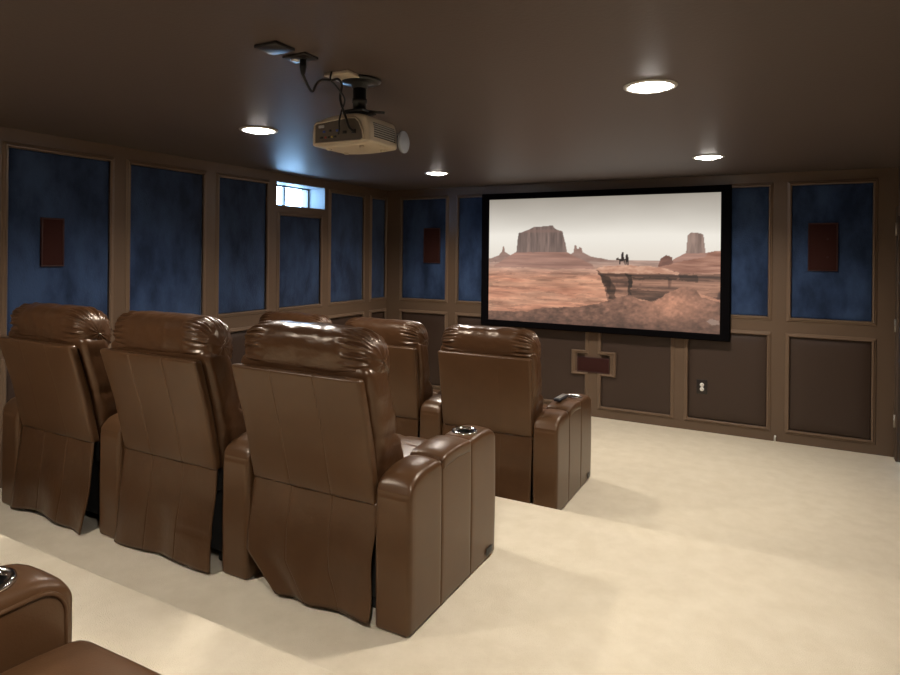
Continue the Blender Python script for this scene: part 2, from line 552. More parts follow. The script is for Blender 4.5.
# window: lined reveal, sash frame with mullion, pane
wx = XL - 0.215
mb = MB()
mb.box((wx, WY0, WZ0), (XL + 0.002, WY0 + 0.008, WZ1)); mb.box((wx, WY1 - 0.008, WZ0), (XL + 0.002, WY1, WZ1))
mb.box((wx, WY0 + 0.008, WZ0), (XL + 0.002, WY1 - 0.008, WZ0 + 0.008)); mb.box((wx, WY0 + 0.008, WZ1 - 0.008), (XL + 0.002, WY1 - 0.008, WZ1))
win = struct(mb.build('window_1', M['jamb']))
mb = MB()
for a, b in (((wx - 0.03, WY0, WZ0), (wx, WY0 + 0.03, WZ1)), ((wx - 0.03, WY1 - 0.03, WZ0), (wx, WY1, WZ1)),
             ((wx - 0.03, WY0 + 0.03, WZ0), (wx, WY1 - 0.03, WZ0 + 0.022)), ((wx - 0.03, WY0 + 0.03, WZ1 - 0.022), (wx, WY1 - 0.03, WZ1)),
             ((wx - 0.03, 4.835, WZ0 + 0.022), (wx, 4.858, WZ1 - 0.022))):
    mb.box(a, b)
mb.build('sash_frame', M['beigedark'], win)
MB().box((wx - 0.018, WY0 + 0.03, WZ0 + 0.022), (wx - 0.014, WY1 - 0.03, WZ1 - 0.022)).build('pane', M['glass'], win)

# ------------------------------------------------------------------ recessed downlights
def downlight(x, y, label):
    t = thing('ceiling_downlight', (x, y, ZC), label, 'ceiling light', 'recessed downlights in the ceiling')
    MB().lathe([(CAN_R - 0.012, 0.004), (CAN_R - 0.010, -0.006), (CAN_R + 0.002, -0.007), (CAN_R + 0.012, -0.003), (CAN_R + 0.013, 0.0), (CAN_R - 0.012, 0.004)], n=48).build('trim_ring', M['white'], t)
    MB().lathe([(CAN_R - 0.003, 0.0), (CAN_R - 0.004, 0.02), (CAN_R - 0.014, 0.045), (CAN_R - 0.014, 0.09), (0.002, 0.09)], n=48).build('reflector_can', M['can'], t)
    mb = MB()
    n = 40
    vs = [(0, 0, -0.022)]
    rr = [0.25, 0.5, 0.75, 0.93, 1.0]
    for r in rr:
        vs += [((CAN_R - 0.011) * r * math.cos(2 * PI * k / n), (CAN_R - 0.011) * r * math.sin(2 * PI * k / n), -0.022 + 0.023 * r * r) for k in range(n)]
    fs = [(0, 1 + (k + 1) % n, 1 + k) for k in range(n)]
    for i in range(len(rr) - 1):
        fs += [(1 + i * n + k, 1 + i * n + (k + 1) % n, 1 + (i + 1) * n + (k + 1) % n, 1 + (i + 1) * n + k) for k in range(n)]
    mb.add(vs, fs, True)
    mb.build('lens', M['lens'], t)['label'] = 'glowing white lens'
    sd = bpy.data.lights.new('downlight_beam', 'SPOT')
    sd.energy = LAMP_WATTS_REAR if y < 1.5 else LAMP_WATTS
    sd.color = LAMP_COLOR
    sd.spot_size, sd.spot_blend = math.radians(LAMP_CONE), LAMP_BLEND
    sd.shadow_soft_size = 0.075
    so_ = bpy.data.objects.new('downlight_beam', sd)
    COL.objects.link(so_)
    so_.parent = t
    so_.location = (0, 0, -0.035)
    return t
for (x, y), l in zip(CANS, ['large bright downlight right of the projector, nearest on the right side',
                            'downlight above the right end of the screen',
                            'downlight near the far left corner, left of the screen',
                            'downlight left of the projector, near the small window',
                            'downlight in the ceiling just behind the recliners on the right',
                            'downlight in the ceiling just behind the recliners on the left',
                            'rearmost downlight at the right, behind the back row', 'rearmost downlight at the left, behind the back row']):
    downlight(x, y, l)

# ------------------------------------------------------------------ projection screen
SX0, SX1, SZ0, SZ1, SY = -2.905, -0.503, 0.955, 2.300, YF - 0.060
def screen_picture():
    """desert view painted as colours on a fine grid of the screen surface"""
    W, H = 384, 216
    u = (np.arange(W + 1) / W)[None, :].repeat(H + 1, 0)
    v = (np.arange(H + 1) / H)[:, None].repeat(W + 1, 1)
    rng = np.random.RandomState(4)
    def vnoise(su, sv, octv=4, seed=0):
        r = np.random.RandomState(seed)
        out = np.zeros_like(u); amp = 1.0; tot = 0
        for o in range(octv):
            g = r.rand(int(sv * 2 ** o) + 3, int(su * 2 ** o) + 3)
            x = u * su * 2 ** o; y = v * sv * 2 ** o
            i = x.astype(int); j = y.astype(int); fx = x - i; fy = y - j
            fx = fx * fx * (3 - 2 * fx); fy = fy * fy * (3 - 2 * fy)
            out += amp * ((g[j, i] * (1 - fx) + g[j, i + 1] * fx) * (1 - fy) + (g[j + 1, i] * (1 - fx) + g[j + 1, i + 1] * fx) * fy)
            tot += amp; amp *= 0.6
        return out / tot
    def inside(poly, jit=0.0, seed=1):
        x = u + (vnoise(60, 40, 2, seed) - 0.5) * jit; y = v + (vnoise(60, 40, 2, seed + 9) - 0.5) * jit
        m = np.zeros(u.shape, bool); n = len(poly)
        for k in range(n):
            (x0, y0), (x1, y1) = poly[k], poly[(k + 1) % n]
            c = ((y0 > y) != (y1 > y)) & (x < (x1 - x0) * (y - y0) / ((y1 - y0) or 1e-9) + x0)
            m ^= c
        return m
    C = lambda r, g, b: np.array([r, g, b], float)
    def mix(a, b, t): return a + (b - a) * np.clip(t, 0, 1)[..., None]
    img = np.zeros((*u.shape, 3))
    # sky, greyer at the top
    t = (v - 0.48) / 0.52
    img[:] = mix(C(230, 221, 208), C(243, 237, 226), (t - 0.0) / 0.35)
    img = mix(img, C(160, 152, 141)[None, None], (t - 0.42) / 0.6 + (vnoise(4, 6, 3, 2) - 0.5) * 0.15)
    n1, n2, n3 = vnoise(8, 26, 5, 3), vnoise(30, 60, 4, 5), vnoise(70, 12, 3, 7)
    # far plain
    hor = 0.512 + 0.0 * u
    plain = v < hor
    pc = mix(mix(C(184, 124, 98), C(214, 160, 130), n1 * 1.8 - 0.4), C(176, 146, 132), (v - 0.36) / 0.13)
    pc = pc * (0.74 + 0.50 * vnoise(11, 64, 4, 51))[..., None]
    img[plain] = pc[plain]
    streak = plain & (vnoise(9, 40, 4, 21) > 0.60) & (v < 0.42)
    img[streak] = img[streak] * 0.87
    bright = plain & (vnoise(6, 30, 4, 23) > 0.6) & (v < 0.40) & (v > 0.14)
    img[bright] = img[bright] * 0.7 + C(220, 166, 138) * 0.3
    # far spires
    sp = C(152, 122, 110)
    for pol in ([(0.0, 0.48), (0.0, 0.506), (0.05, 0.535), (0.065, 0.568), (0.07, 0.615), (0.075, 0.615), (0.08, 0.569), (0.101, 0.545), (0.16, 0.49)],
                [(0.36, 0.49), (0.391, 0.55), (0.408, 0.568), (0.409, 0.62), (0.417, 0.624), (0.422, 0.594), (0.429, 0.594), (0.431, 0.607), (0.442, 0.603), (0.447, 0.569), (0.485, 0.535), (0.543, 0.519), (0.60, 0.50)]):
        m = inside(pol, 0.004)
        img[m] = (sp + (n2[m][:, None] - 0.5) * 40)
    # big butte with talus
    m = inside([(0.02, 0.44), (0.08, 0.51), (0.139, 0.568), (0.374, 0.572), (0.416, 0.533), (0.49, 0.475), (0.5, 0.44)], 0.006)
    tc = mix(C(154, 114, 100), C(178, 136, 120), n1 * 1.6 - 0.3)
    tc = tc * (0.82 + 0.30 * vnoise(6, 64, 3, 31))[..., None]
    img[m] = tc[m]
    m = inside([(0.137, 0.564), (0.146, 0.719), (0.203, 0.750), (0.219, 0.768), (0.308, 0.779), (0.318, 0.756), (0.356, 0.731), (0.367, 0.664), (0.376, 0.568)], 0.006)
    bc = mix(C(104, 88, 82), C(148, 124, 114), vnoise(110, 6, 3, 11) * 1.8 - 0.4)
    bc = mix(bc, C(140, 112, 102), (np.abs(v - 0.735) < 0.012) * 0.6)
    img[m] = bc[m]
    # right butte and slopes
    m = inside([(0.79, 0.49), (0.872, 0.572), (0.945, 0.574), (1.01, 0.592), (1.01, 0.45), (0.75, 0.45)], 0.008)
    img[m] = tc[m] * 0.98
    m = inside([(0.872, 0.566), (0.878, 0.699), (0.892, 0.719), (0.927, 0.712), (0.935, 0.699), (0.945, 0.572)], 0.005)
    img[m] = (mix(C(112, 92, 84), C(164, 138, 126), vnoise(80, 6, 3, 13) * 1.8 - 0.4))[m]
    m = inside([(0.765, 0.46), (0.767, 0.49), (0.776, 0.529), (0.798, 0.553), (0.817, 0.538), (0.823, 0.49), (0.83, 0.46)], 0.004)
    img[m] = (mix(C(104, 72, 62), C(146, 102, 88), n2 * 1.6 - 0.3))[m]
    m = inside([(0.66, 0.42), (0.762, 0.46), (0.862, 0.512), (0.949, 0.545), (0.955, 0.575), (1.01, 0.592), (1.01, 0.40)], 0.008)
    img[m] = (mix(C(136, 92, 76), C(190, 142, 120), vnoise(9, 60, 4, 17) * 2.2 - 0.6))[m]
    # cliff ledge: bright cap, strata, dark overhang, alcove
    cap = [(0.506, 0.433), (0.536, 0.461), (0.659, 0.470), (0.771, 0.460), (0.808, 0.445), (0.853, 0.425), (0.93, 0.42), (1.01, 0.423)]
    base = [(1.01, 0.235), (0.916, 0.285), (0.845, 0.311), (0.736, 0.205), (0.65, 0.245), (0.602, 0.215), (0.558, 0.200), (0.542, 0.318), (0.527, 0.38)]
    m = inside(cap + base, 0.010)
    st = vnoise(5, 44, 4, 19) * 0.75 + n2 * 0.25
    lc = mix(C(92, 66, 55), C(176, 128, 104), st * 3.0 - 0.95)
    lc = mix(lc, C(190, 140, 114), gaussa(v - 0.345, 0.022) * (u > 0.66) * 0.8)
    lc = mix(lc, C(62, 44, 38), gaussa(v - 0.398, 0.010) * 0.85)
    lc = mix(lc, C(74, 50, 42), (np.sin(v * 210 + 5 * n1 + 3 * u) - 0.80) * 2.2)
    lc = mix(lc, C(62, 40, 34), (vnoise(26, 9, 3, 29) - 0.68) * 6)
    img[m] = lc[m]
    m = inside([(0.506, 0.436), (0.536, 0.463), (0.659, 0.474), (0.771, 0.462), (0.850, 0.425), (0.84, 0.412), (0.70, 0.415), (0.60, 0.412), (0.53, 0.410)], 0.012)
    img[m] = (mix(C(172, 120, 97), C(218, 172, 146), n2 * 1.7 - 0.3))[m]
    for pol, k in (([(0.845, 0.415), (0.92, 0.41), (0.918, 0.36), (0.845, 0.37)], 0.62), ([(0.632, 0.41), (0.660, 0.40), (0.656, 0.25), (0.642, 0.25), (0.640, 0.37)], 0.45),
                   ([(0.520, 0.40), (0.565, 0.38), (0.592, 0.30), (0.590, 0.22), (0.565, 0.215), (0.553, 0.30)], 0.55), ([(0.66, 0.385), (0.84, 0.385), (0.84, 0.370), (0.66, 0.37)], 0.55),
                   ([(0.66, 0.30), (0.83, 0.285), (0.80, 0.25), (0.74, 0.20), (0.65, 0.245)], 0.66)):
        m = inside(pol, 0.016)
        img[m] = img[m] * k + C(20, 12, 9) * (1 - k) * 0.6
    # foreground scree
    fg = [(-0.01, -0.02), (-0.01, 0.068), (0.202, 0.086), (0.265, 0.120), (0.438, 0.145), (0.545, 0.190), (0.61, 0.235), (0.65, 0.250), (0.69, 0.215), (0.745, 0.20),
          (0.80, 0.275), (0.86, 0.33), (0.90, 0.325), (0.93, 0.26), (1.01, 0.215), (1.01, -0.02)]
    m = inside(fg, 0.012)
    fc = mix(C(98, 71, 59), C(150, 108, 89), vnoise(34, 40, 4, 61) * 1.9 - 0.45)
    fc = mix(fc, C(196, 138, 110), gaussa(u - 0.82, 0.12) * gaussa(v - 0.20, 0.12) * 0.9)
    fc = fc * (0.85 + 0.3 * vnoise(90, 60, 2, 41))[..., None]
    fc = fc * (0.80 + 0.2 * np.clip(v / 0.12, 0, 1))[..., None]
    img[m] = fc[m]
    m = inside([(0.95, 0.085), (0.965, 0.105), (0.995, 0.095), (1.0, 0.07), (0.97, 0.06)], 0.004)
    img[m] = C(150, 124, 110)
    # two small riders on the ledge
    dk = C(44, 34, 32)
    for pol in ([(0.592, 0.522), (0.600, 0.532), (0.605, 0.520), (0.628, 0.522), (0.630, 0.478), (0.626, 0.478), (0.624, 0.505), (0.612, 0.503), (0.610, 0.480), (0.606, 0.480), (0.606, 0.512), (0.594, 0.512)],
                [(0.614, 0.515), (0.614, 0.555), (0.618, 0.575), (0.623, 0.572), (0.624, 0.55), (0.626, 0.515)],
                [(0.630, 0.52), (0.632, 0.548), (0.637, 0.562), (0.642, 0.548), (0.645, 0.520), (0.644, 0.475), (0.640, 0.475), (0.638, 0.50), (0.635, 0.475), (0.631, 0.475)]):
        m = inside(pol)
        img[m] = dk
    c = np.clip(img / 255, 0, 1)
    c = np.where(c <= 0.04045, c / 12.92, ((c + 0.055) / 1.055) ** 2.4)
    xs = SX0 + u * (SX1 - SX0); zs = SZ0 + v * (SZ1 - SZ0)
    return W, H, xs, zs, c
def gaussa(t, w): return np.exp(-(t / w) ** 2)

scr = thing('projection_screen', ((SX0 + SX1) / 2, YF, SZ0 - 0.06), 'wide black framed projection screen showing a red desert with buttes', 'projector screen')
W, H, xs, zs, cc = screen_picture()
me = bpy.data.meshes.new('screen_surface')
nv = (W + 1) * (H + 1)
co = np.stack([xs.ravel(), np.full(nv, SY), zs.ravel()], -1)
ii = (np.arange(H)[:, None] * (W + 1) + np.arange(W)[None, :]).ravel()
fc = np.stack([ii, ii + 1, ii + W + 2, ii + W + 1], -1)
me.from_pydata(co.tolist(), [], fc.tolist())
at = me.color_attributes.new('picture', 'FLOAT_COLOR', 'POINT')
at.data.foreach_set('color', np.concatenate([cc.reshape(-1, 3), np.ones((nv, 1))], 1).astype(np.float32).ravel())
sm_ = bpy.data.materials.new('projected_picture')
sm_.use_nodes = True
nt = sm_.node_tree
b = nt.nodes['Principled BSDF']
ca = nt.nodes.new('ShaderNodeVertexColor')
ca.layer_name = 'picture'
b.inputs['Base Color'].default_value = (0.04, 0.04, 0.04, 1)
b.inputs['Roughness'].default_value = 0.9
b.inputs['Specular IOR Level'].default_value = 0.1
nt.links.new(ca.outputs['Color'], b.inputs['Emission Color'])
b.inputs['Emission Strength'].default_value = SCREEN_GAIN  # screen glows by itself, in place of light thrown by the projector
me.materials.append(sm_)
so = bpy.data.objects.new('screen_surface', me)
COL.objects.link(so)
so.parent = scr
so.location = -Vector(scr.location)
so['label'] = 'projected desert picture with riders on a cliff'
mb = MB()
fwid = 0.088
prof = [(0, 0.001), (0, -0.012), (0.012, -0.022), (fwid - 0.01, -0.022), (fwid, -0.012), (fwid, 0.058), (0.02, 0.058)]
loop = [(SX0, SZ0, -1, -1), (SX1, SZ0, 1, -1), (SX1, SZ1, 1, 1), (SX0, SZ1, -1, 1)]
vs = [(x + sx * t, SY + h, z + sz * t * (0.75)) for x, z, sx, sz in loop for t, h in prof]
m_ = len(prof)
fs = [(k * m_ + i, ((k + 1) % 4) * m_ + i, ((k + 1) % 4) * m_ + (i + 1) % m_, k * m_ + (i + 1) % m_) for k in range(4) for i in range(m_)]
mb.add(vs, fs)
f = mb.build('screen_frame', M['screenframe'], scr)
f.location = -Vector(scr.location)

# ------------------------------------------------------------------ speakers, outlet, cable stub
def speaker(wall, u0, u1, z0, z1, label, screws=False, flush=0.0):
    um, zm = (u0 + u1) / 2, (z0 + z1) / 2
    loc = Vector(w2(wall, um, 0, zm))
    t = thing('wall_speaker', loc, label, 'speaker', 'wall speakers')
    fr, gr = MB(), MB()
    def bx(mb, a0, a1, b0, b1, n0, n1, bev):
        mb.box(w2(wall, a0, n0, b0), w2(wall, a1, n1, b1), bev)
    e = 0.010
    n0, n1 = -0.010 + flush, 0.010 + flush
    bx(fr, u0, u1, z0, z0 + e, n0, n1, 0.003); bx(fr, u0, u1, z1 - e, z1, n0, n1, 0.003)
    bx(fr, u0, u0 + e, z0 + e, z1 - e, n0, n1, 0.003); bx(fr, u1 - e, u1, z0 + e, z1 - e, n0, n1, 0.003)
    bx(gr, u0 + e, u1 - e, z0 + e, z1 - e, n0, n1 - 0.003, 0.003)
    parts = [fr.build('speaker_frame', M['speakerframe'], t), gr.build('grille', M['speaker'], t)]
    if screws:
        for dz in (0.07, -0.09):
            s = MB()
            s.box(w2(wall, um + 0.028, n1 - 0.004, zm + dz - 0.008), w2(wall, um + 0.044, n1 + 0.001, zm + dz + 0.008), 0.002)
            parts.append(s.build('driver_badge', M['speakerframe'], t))
    for p in parts: p.location = -loc
    return t
speaker('left', 2.337, 2.486, 1.58, 1.908, 'oxblood speaker in the nearest blue panel of the left wall')
speaker('front', -3.796, -3.572, 1.575, 1.994, 'oxblood speaker in the blue panel left of the screen')
speaker('front', 0.213, 0.443, 1.57, 2.0, 'oxblood speaker in the blue panel right of the screen', True)
mb = MB()
speaker('front', -1.893, -1.553, 0.461, 0.620, 'low horizontal oxblood speaker framed in the wood under the screen', flush=0.002)
# boxed-out board and moulding round the low speaker
mb = MB()
mb.box((SP[0] + 0.036, YF - 0.004, SP[2] + 0.03), (-1.895, YF + 0.015, SP[3] - 0.03)); mb.box((-1.551, YF - 0.004, SP[2] + 0.03), (SP[1] - 0.036, YF + 0.015, SP[3] - 0.03))
struct(mb.build('trim_4', M['trim']))

t = thing('power_outlet', (-0.662, YF, 0.43), 'dark wall outlet plate with two white sockets', 'outlet')
MB().box((-0.048, -0.004, -0.068), (0.048, 0.006, 0.068), 0.003).build('cover_plate', M['plate'], t)
for z in (0.0205, -0.0205):
    mb = MB()
    mb.lathe([(0.0005, -0.0085), (0.017, -0.0085), (0.019, -0.006), (0.019, 0.0)], c=(0, 0, z), axis='Y', n=24)
    s = mb.build('socket', M['whiteplastic'], t)
    s['label'] = 'white socket face'
    q = MB()
    for x in (-0.007, 0.007): q.box((x - 0.0012, -0.0095, z - 0.005), (x + 0.0012, -0.008, z + 0.006))
    q.build('slots', M['black'], s)
mb = MB()
mb.tube([(0, -0.001, 0.0), (0, -0.001, 0.035), (0.004, -0.004, 0.055)], 0.008, 10)
c = mb.build('cable_stub', M['whiteplastic'], None, (-0.035, YF - 0.012, 0.001))
tag(c, 'small white cable stub at the bottom of the screen wall', 'cable')

# ------------------------------------------------------------------ recliner
AW, AL = 0.165, 0.826       # arm width, arm length
SEAMS = (0.257, 0.540)
def arm_top(y):
    tab = [(0.0, 0.548), (0.006, 0.566), (0.02, 0.588), (0.045, 0.607), (0.08, 0.620), (0.13, 0.629), (0.22, 0.631), (0.257, 0.622), (0.29, 0.637),
           (0.40, 0.645), (0.50, 0.641), (0.54, 0.631), (0.58, 0.637), (0.66, 0.640), (0.75, 0.634), (0.80, 0.618), (0.826, 0.59)]
    return lerp_tab(tab, y)
CUP_Y, CUP_R = 0.632, 0.051
def arm_mesh(cup_y=CUP_Y):
    h = (AW / 2, AL / 2, 0.31)
    r = 0.022
    def fn(p):
        y = p.y + h[1]
        side = min(1.0, abs(p.x) / h[0])
        zt = arm_top(y)
        f = (p.z + h[2]) / (2 * h[2])
        z = f * zt
        if f > 0.6:
            z += 0.011 * (1 - side ** 2.2) * smooth((f - 0.6) / 0.4) * smooth(y / 0.05) * smooth((AL - y) / 0.05)
        x = p.x
        dip = max(gauss(y - s, 0.0022) for s in SEAMS)
        dip2 = max(gauss(y - s, 0.009) for s in SEAMS)
        if f > 0.02:
            x *= 1 - 0.085 * dip * smooth(side * 2)
        if f > 0.9: z -= 0.006 * dip2
        # soft filling of the side panels, seam across the rounded rear
        x += math.copysign(0.004, x) * (1 - dip2) * side * math.sin(PI * min(1, max(0, f))) if side > 0.5 else 0
        yy = p.y
        if y < 0.012: yy += 0.005 * gauss(z - 0.545, 0.005)
        return (x, yy, z - h[2])
    ex = [s - h[1] + d_ for s in SEAMS for d_ in (-0.016, -0.009, -0.005, -0.0025, 0, 0.0025, 0.005, 0.009, 0.016)]
    ez = [(0.545 / 0.55) * 0.62 * 0.5 - h[2] + 0.0]
    zz = [-0.31 + 0.62 * t for t in (0.95, 0.965, 0.975, 0.985)]
    vs, fs = rbox((0, h[1], h[2]), h, r, (10, 34, 14), 5, ((), ex, ()), fn)
    # opening for the cup holder: drop the top faces under the ring
    keep = []
    for f in fs:
        c = sum((vs[i] for i in f), Vector()) / len(f)
        if c.z > 0.57 and math.hypot(c.x, c.y - cup_y) < CUP_R: continue
        keep.append(f)
    return MB().add(vs, keep, True)

def lid_mesh():
    y0, y1 = SEAMS[0] + 0.006, SEAMS[1] - 0.006
    h = (AW / 2 + 0.005, (y1 - y0) / 2, 0.026)
    def fn(p):
        y = p.y + (y0 + y1) / 2
        base = arm_top(y)
        side = min(1, abs(p.x) / h[0])
        b = p.z + 0.010 * (1 - side ** 2.2) * (p.z > 0)
        return (p.x, p.y, base + b - 0.0215)
    return MB().add(*rbox((0, (y0 + y1) / 2, 0), h, 0.012, (8, 10, 2), 5, fn=fn), True)

SH = [(0.40, 0.045), (0.48, 0.020), (0.75, -0.038), (1.01, -0.115), (1.25, -0.160)]        # rear face of the back, y over z
SH_UP = [(0.40, 0.045), (0.48, 0.022), (0.75, -0.014), (1.01, -0.052), (1.25, -0.085)]
def shell_mesh(seams, SH):
    h = (0.345, 0.024, 0.268)
    def fn(p):
        z = 0.745 + p.z
        k = 0.338 + (0.348 - 0.338) * (z - 0.48) / 0.53
        x = p.x / h[0] * k
        y = lerp_tab(SH, z) + p.y + h[1]
        if p.y < 0:
            d = max([gauss(p.x - s, 0.0016) for s in (-0.115, 0.115)])
            y += (0.0035 if seams else 0.001) * d
            y -= 0.006 * (1 - (p.x / h[0]) ** 2) * (1 - (p.z / h[2]) ** 2)
        return (x, y, p.z)
    ex = [s + d_ for s in (-0.115, 0.115) for d_ in (-0.02, -0.004, -0.002, 0, 0.002, 0.004, 0.02)]
    return MB().add(*rbox((0, 0, 0.745), h, 0.016, (12, 2, 14), 4, (ex, (), ()), fn), True)

FRONT = [(0.44, 0.32), (0.50, 0.31), (0.58, 0.29), (0.64, 0.268), (0.70, 0.228), (0.735, 0.195), (0.77, 0.182), (0.83, 0.166), (0.92, 0.140), (1.00, 0.115), (1.06, 0.095)]
def cushion_mesh(seed, SH):
    h = (0.345, 0.10, 0.31)
    def fn(p):
        z = 0.745 + p.z
        back = lerp_tab(SH, z) + 0.055
        fr = max(lerp_tab(FRONT, z), back + 0.05) if SH is not SH_UP else max(lerp_tab(FRONT, z) + 0.03 * smooth((z - 0.6) / 0.4), back + 0.05)
        t = (p.y + h[1]) / (2 * h[1])
        side = abs(p.x) / h[0]
        fr2 = fr - 0.014 * side ** 4
        y = back + (fr2 - back) * t
        x = p.x
        # pillows: pinched where the upper and the lumbar section meet
        x *= 1 + 0.052 * smooth((z - 0.60) / 0.16) - 0.022 * gauss(z - 0.745, 0.02)
        y -= 0.012 * gauss(z - 0.745, 0.015) * t
        nv = noise.noise(Vector((p.x * 7 + seed, y * 9, z * 11)))
        nw = noise.noise(Vector((p.x * 3 + seed, y * 20, z * 26)))
        if side > 0.75 or t > 0.8:
            x += math.copysign(1, x) * (0.005 * nv + 0.0015 * nw) * (side > 0.75)
            y += 0.008 * nv * t
        return (x, y, p.z)
    return MB().add(*rbox((0, 0, 0.745), h, 0.050, (16, 8, 30), 6, fn=fn), True)

def headrest_mesh(seed):
    """plump roll pillow, gathered at both ends"""
    nu, nt_ = 120, 168
    hw = 0.362
    vs, fs = [], []
    rnd = random.Random(seed)
    ph = [rnd.random() * 6.28 for _ in range(8)]
    for i in range(nu + 1):
        a = -1 + 2 * i / nu
        s_ = math.sin(a * PI / 2)
        u = s_
        x = hw * u
        au = abs(u)
        k = (1 - au ** 7.0) ** 0.40 if au < 1 else 0.0
        for j in range(nt_):
            th = 2 * PI * j / nt_
            c, s = math.cos(th), math.sin(th)
            ex = 2.5
            cy = math.copysign(abs(c) ** (2 / ex), c)
            cz = math.copysign(abs(s) ** (2 / ex), s)
            ry, rz = 0.108, 0.126
            g = smooth((au - 0.52) / 0.25) * (1 - smooth((au - 0.88) / 0.085))
            sd = 0 if u < 0 else 3
            wav = math.sin(17 * th + ph[sd] + 2.0 * math.sin(3 * th + ph[sd + 1])) * 0.42 + math.sin(31 * th + ph[sd + 2] + 1.2 * math.sin(4 * th)) * 0.58
            wr = 0.0105 * g * wav
            n1 = noise.noise(Vector((x * 9 + seed * 7.1, c * 1.3, s * 1.3)))
            n2 = noise.noise(Vector((x * 22 + seed * 3.3, c * 3.1, s * 3.1)))
            rad = 1 + 0.040 * n1 + 0.016 * n2
            yy = cy * (ry * k * rad + wr * (k ** 0.5))
            zz = cz * (rz * k * rad + wr * (k ** 0.5))
            xx = x + 0.003 * n2 * (au > 0.8)
            if s < -0.2: yy *= 1.0 + 0.06 * (-s)
            z = 1.074 + zz
            y = yy + 0.038 - 0.12 * (z - 1.08)
            z -= 0.012 * au ** 3
            vs.append((xx, y, z))
    for i in range(nu):
        for j in range(nt_):
            j2 = (j + 1) % nt_
            fs.append((i * nt_ + j, i * nt_ + j2, (i + 1) * nt_ + j2, (i + 1) * nt_ + j))
    fs.append(tuple(range(nt_))); fs.append(tuple(nu * nt_ + j for j in range(nt_)))
    return MB().add(vs, fs, True)

def seat_mesh():
    h = (0.348, 0.30, 0.068)
    def fn(p):
        a, b = p.x / h[0], p.y / h[1]
        z = p.z
        if p.z > 0:
            z += 0.030 * (1 - a * a) * (1 - b ** 4) + 0.012 * (1 - b * b)
            z -= 0.008 * max(gauss(p.y - 0.06, 0.006), gauss(p.x + 0.0, 0.0001)) 
            z -= 0.006 * smooth((p.y - 0.14) / 0.16)
        return (p.x, p.y, z)
    ey = [0.06 + d_ for d_ in (-0.02, -0.01, -0.005, 0, 0.005, 0.01, 0.02)]
    return MB().add(*rbox((0, 0.545, 0.438), h, 0.05, (14, 14, 3), 5, ((), ey, ()), fn), True)

def footrest_mesh():
    h = (0.345, 0.035, 0.165)
    def fn(p):
        y = p.y + (0.010 * (1 - (p.x / h[0]) ** 2) * (1 - 0.0 * p.z) if p.y > 0 else 0)
        if p.y > 0: y -= 0.006 * gauss(p.z, 0.006)
        return (p.x, y, p.z)
    return MB().add(*rbox((0, 0.825, 0.215), h, 0.03, (12, 2, 14), 4, fn=fn), True)

def skirt_mesh(variant):
    """hanging leather flap behind the seat, wavy hem, each a little different"""
    nu, nz = 40, 30
    def shape(u, w):                    # u -1..1 across, w 0 top .. 1 hem
        hem = 0.022
        if variant == 0:                # right chair of the middle row: lower left corner swept in
            xl = -0.335 - 0.020 * math.sin(PI * min(1, w * 1.25)) if w < 0.72 else -0.335 + 0.185 * ((w - 0.72) / 0.28)
            xr = 0.340 + 0.006 * math.sin(9 * w)
            hem = 0.020 + 0.012 * max(0, u)
        elif variant == 1:
            xl, xr = -0.350 - 0.010 * w, 0.335 + 0.006 * math.sin(7 * w)
            hem = 0.014 + 0.010 * math.sin(2.2 * u + 1.0)
        elif variant == 2:
            xl, xr = -0.345 - 0.012 * w, 0.335 - 0.02 * w * w
            hem = 0.024 + 0.016 * math.sin(3 * u + 2.2)
        else:
            xl, xr = -0.345, 0.340
            hem = 0.016 + 0.004 * math.sin(4 * u)
        x = xl + (xr - xl) * (u + 1) / 2
        ztop = 0.487 + 0.004 * math.sin(9 * u + variant * 2) + (0.008 * max(0, -u) if variant == 0 else 0)
        z = ztop + (hem - ztop) * w
        y = 0.030 - 0.045 * w + 0.010 * math.sin(5 * u + variant * 1.7) * w
        y += 0.010 * noise.noise(Vector((u * 2.3 + variant * 5, w * 2.1, 1.0))) * (0.3 + w)
        for s in (-0.33, 0.33): y += 0.003 * gauss(u - s, 0.007)
        if variant == 1: y += 0.006 * gauss(w - 0.66, 0.012) * smooth((u - 0.33) / 0.02)
        if variant == 2: y -= 0.018 * smooth((u - 0.55) / 0.45) * w ** 3
        if variant == 0: y -= 0.025 * smooth((-u - 0.5) / 0.5) * w ** 2
        return Vector((x, y, z))
    us = sorted(set([-1 + 2 * i / nu for i in range(nu + 1)] + [s + d_ for s in (-0.33, 0.33) for d_ in (-0.03, -0.012, -0.006, 0, 0.006, 0.012, 0.03)]))
    n = len(us)
    vs, fs = [], []
    for side in (0, 1):
        for j in range(nz + 1):
            for u in us:
                p = shape(u, j / nz)
                if side: p = p + Vector((0, 0.006, 0))
                vs.append(p)
    o = n * (nz + 1)
    for j in range(nz):
        for i in range(n - 1):
            k = j * n + i
            fs.append((k, k + 1, k + n + 1, k + n)); fs.append((o + k, o + k + n, o + k + n + 1, o + k + 1))
    for j in range(nz):
        k = j * n
        fs.append((k, k + n, o + k + n, o + k)); k += n - 1
        fs.append((k, o + k, o + k + n, k + n))
    for i in range(n - 1):
        fs.append((i, o + i, o + i + 1, i + 1)); k = nz * n + i
        fs.append((k, k + 1, o + k + 1, o + k))
    return MB().add(vs, fs, True)

def base_mesh():
    mb = MB()
    mb.box((-0.325, 0.10, 0.055), (0.325, 0.775, 0.355), 0.012)
    for x in (-0.27, 0.27):
        for y in (0.14, 0.70):
            mb.lathe([(0.022, 0.001), (0.026, 0.008), (0.022, 0.056)], c=(x, y, 0), n=16, caps=True)
    for x in (-0.29, 0.29): mb.box((x - 0.012, 0.075, 0.36), (x + 0.012, 0.36, 0.50), 0.004)
    return mb

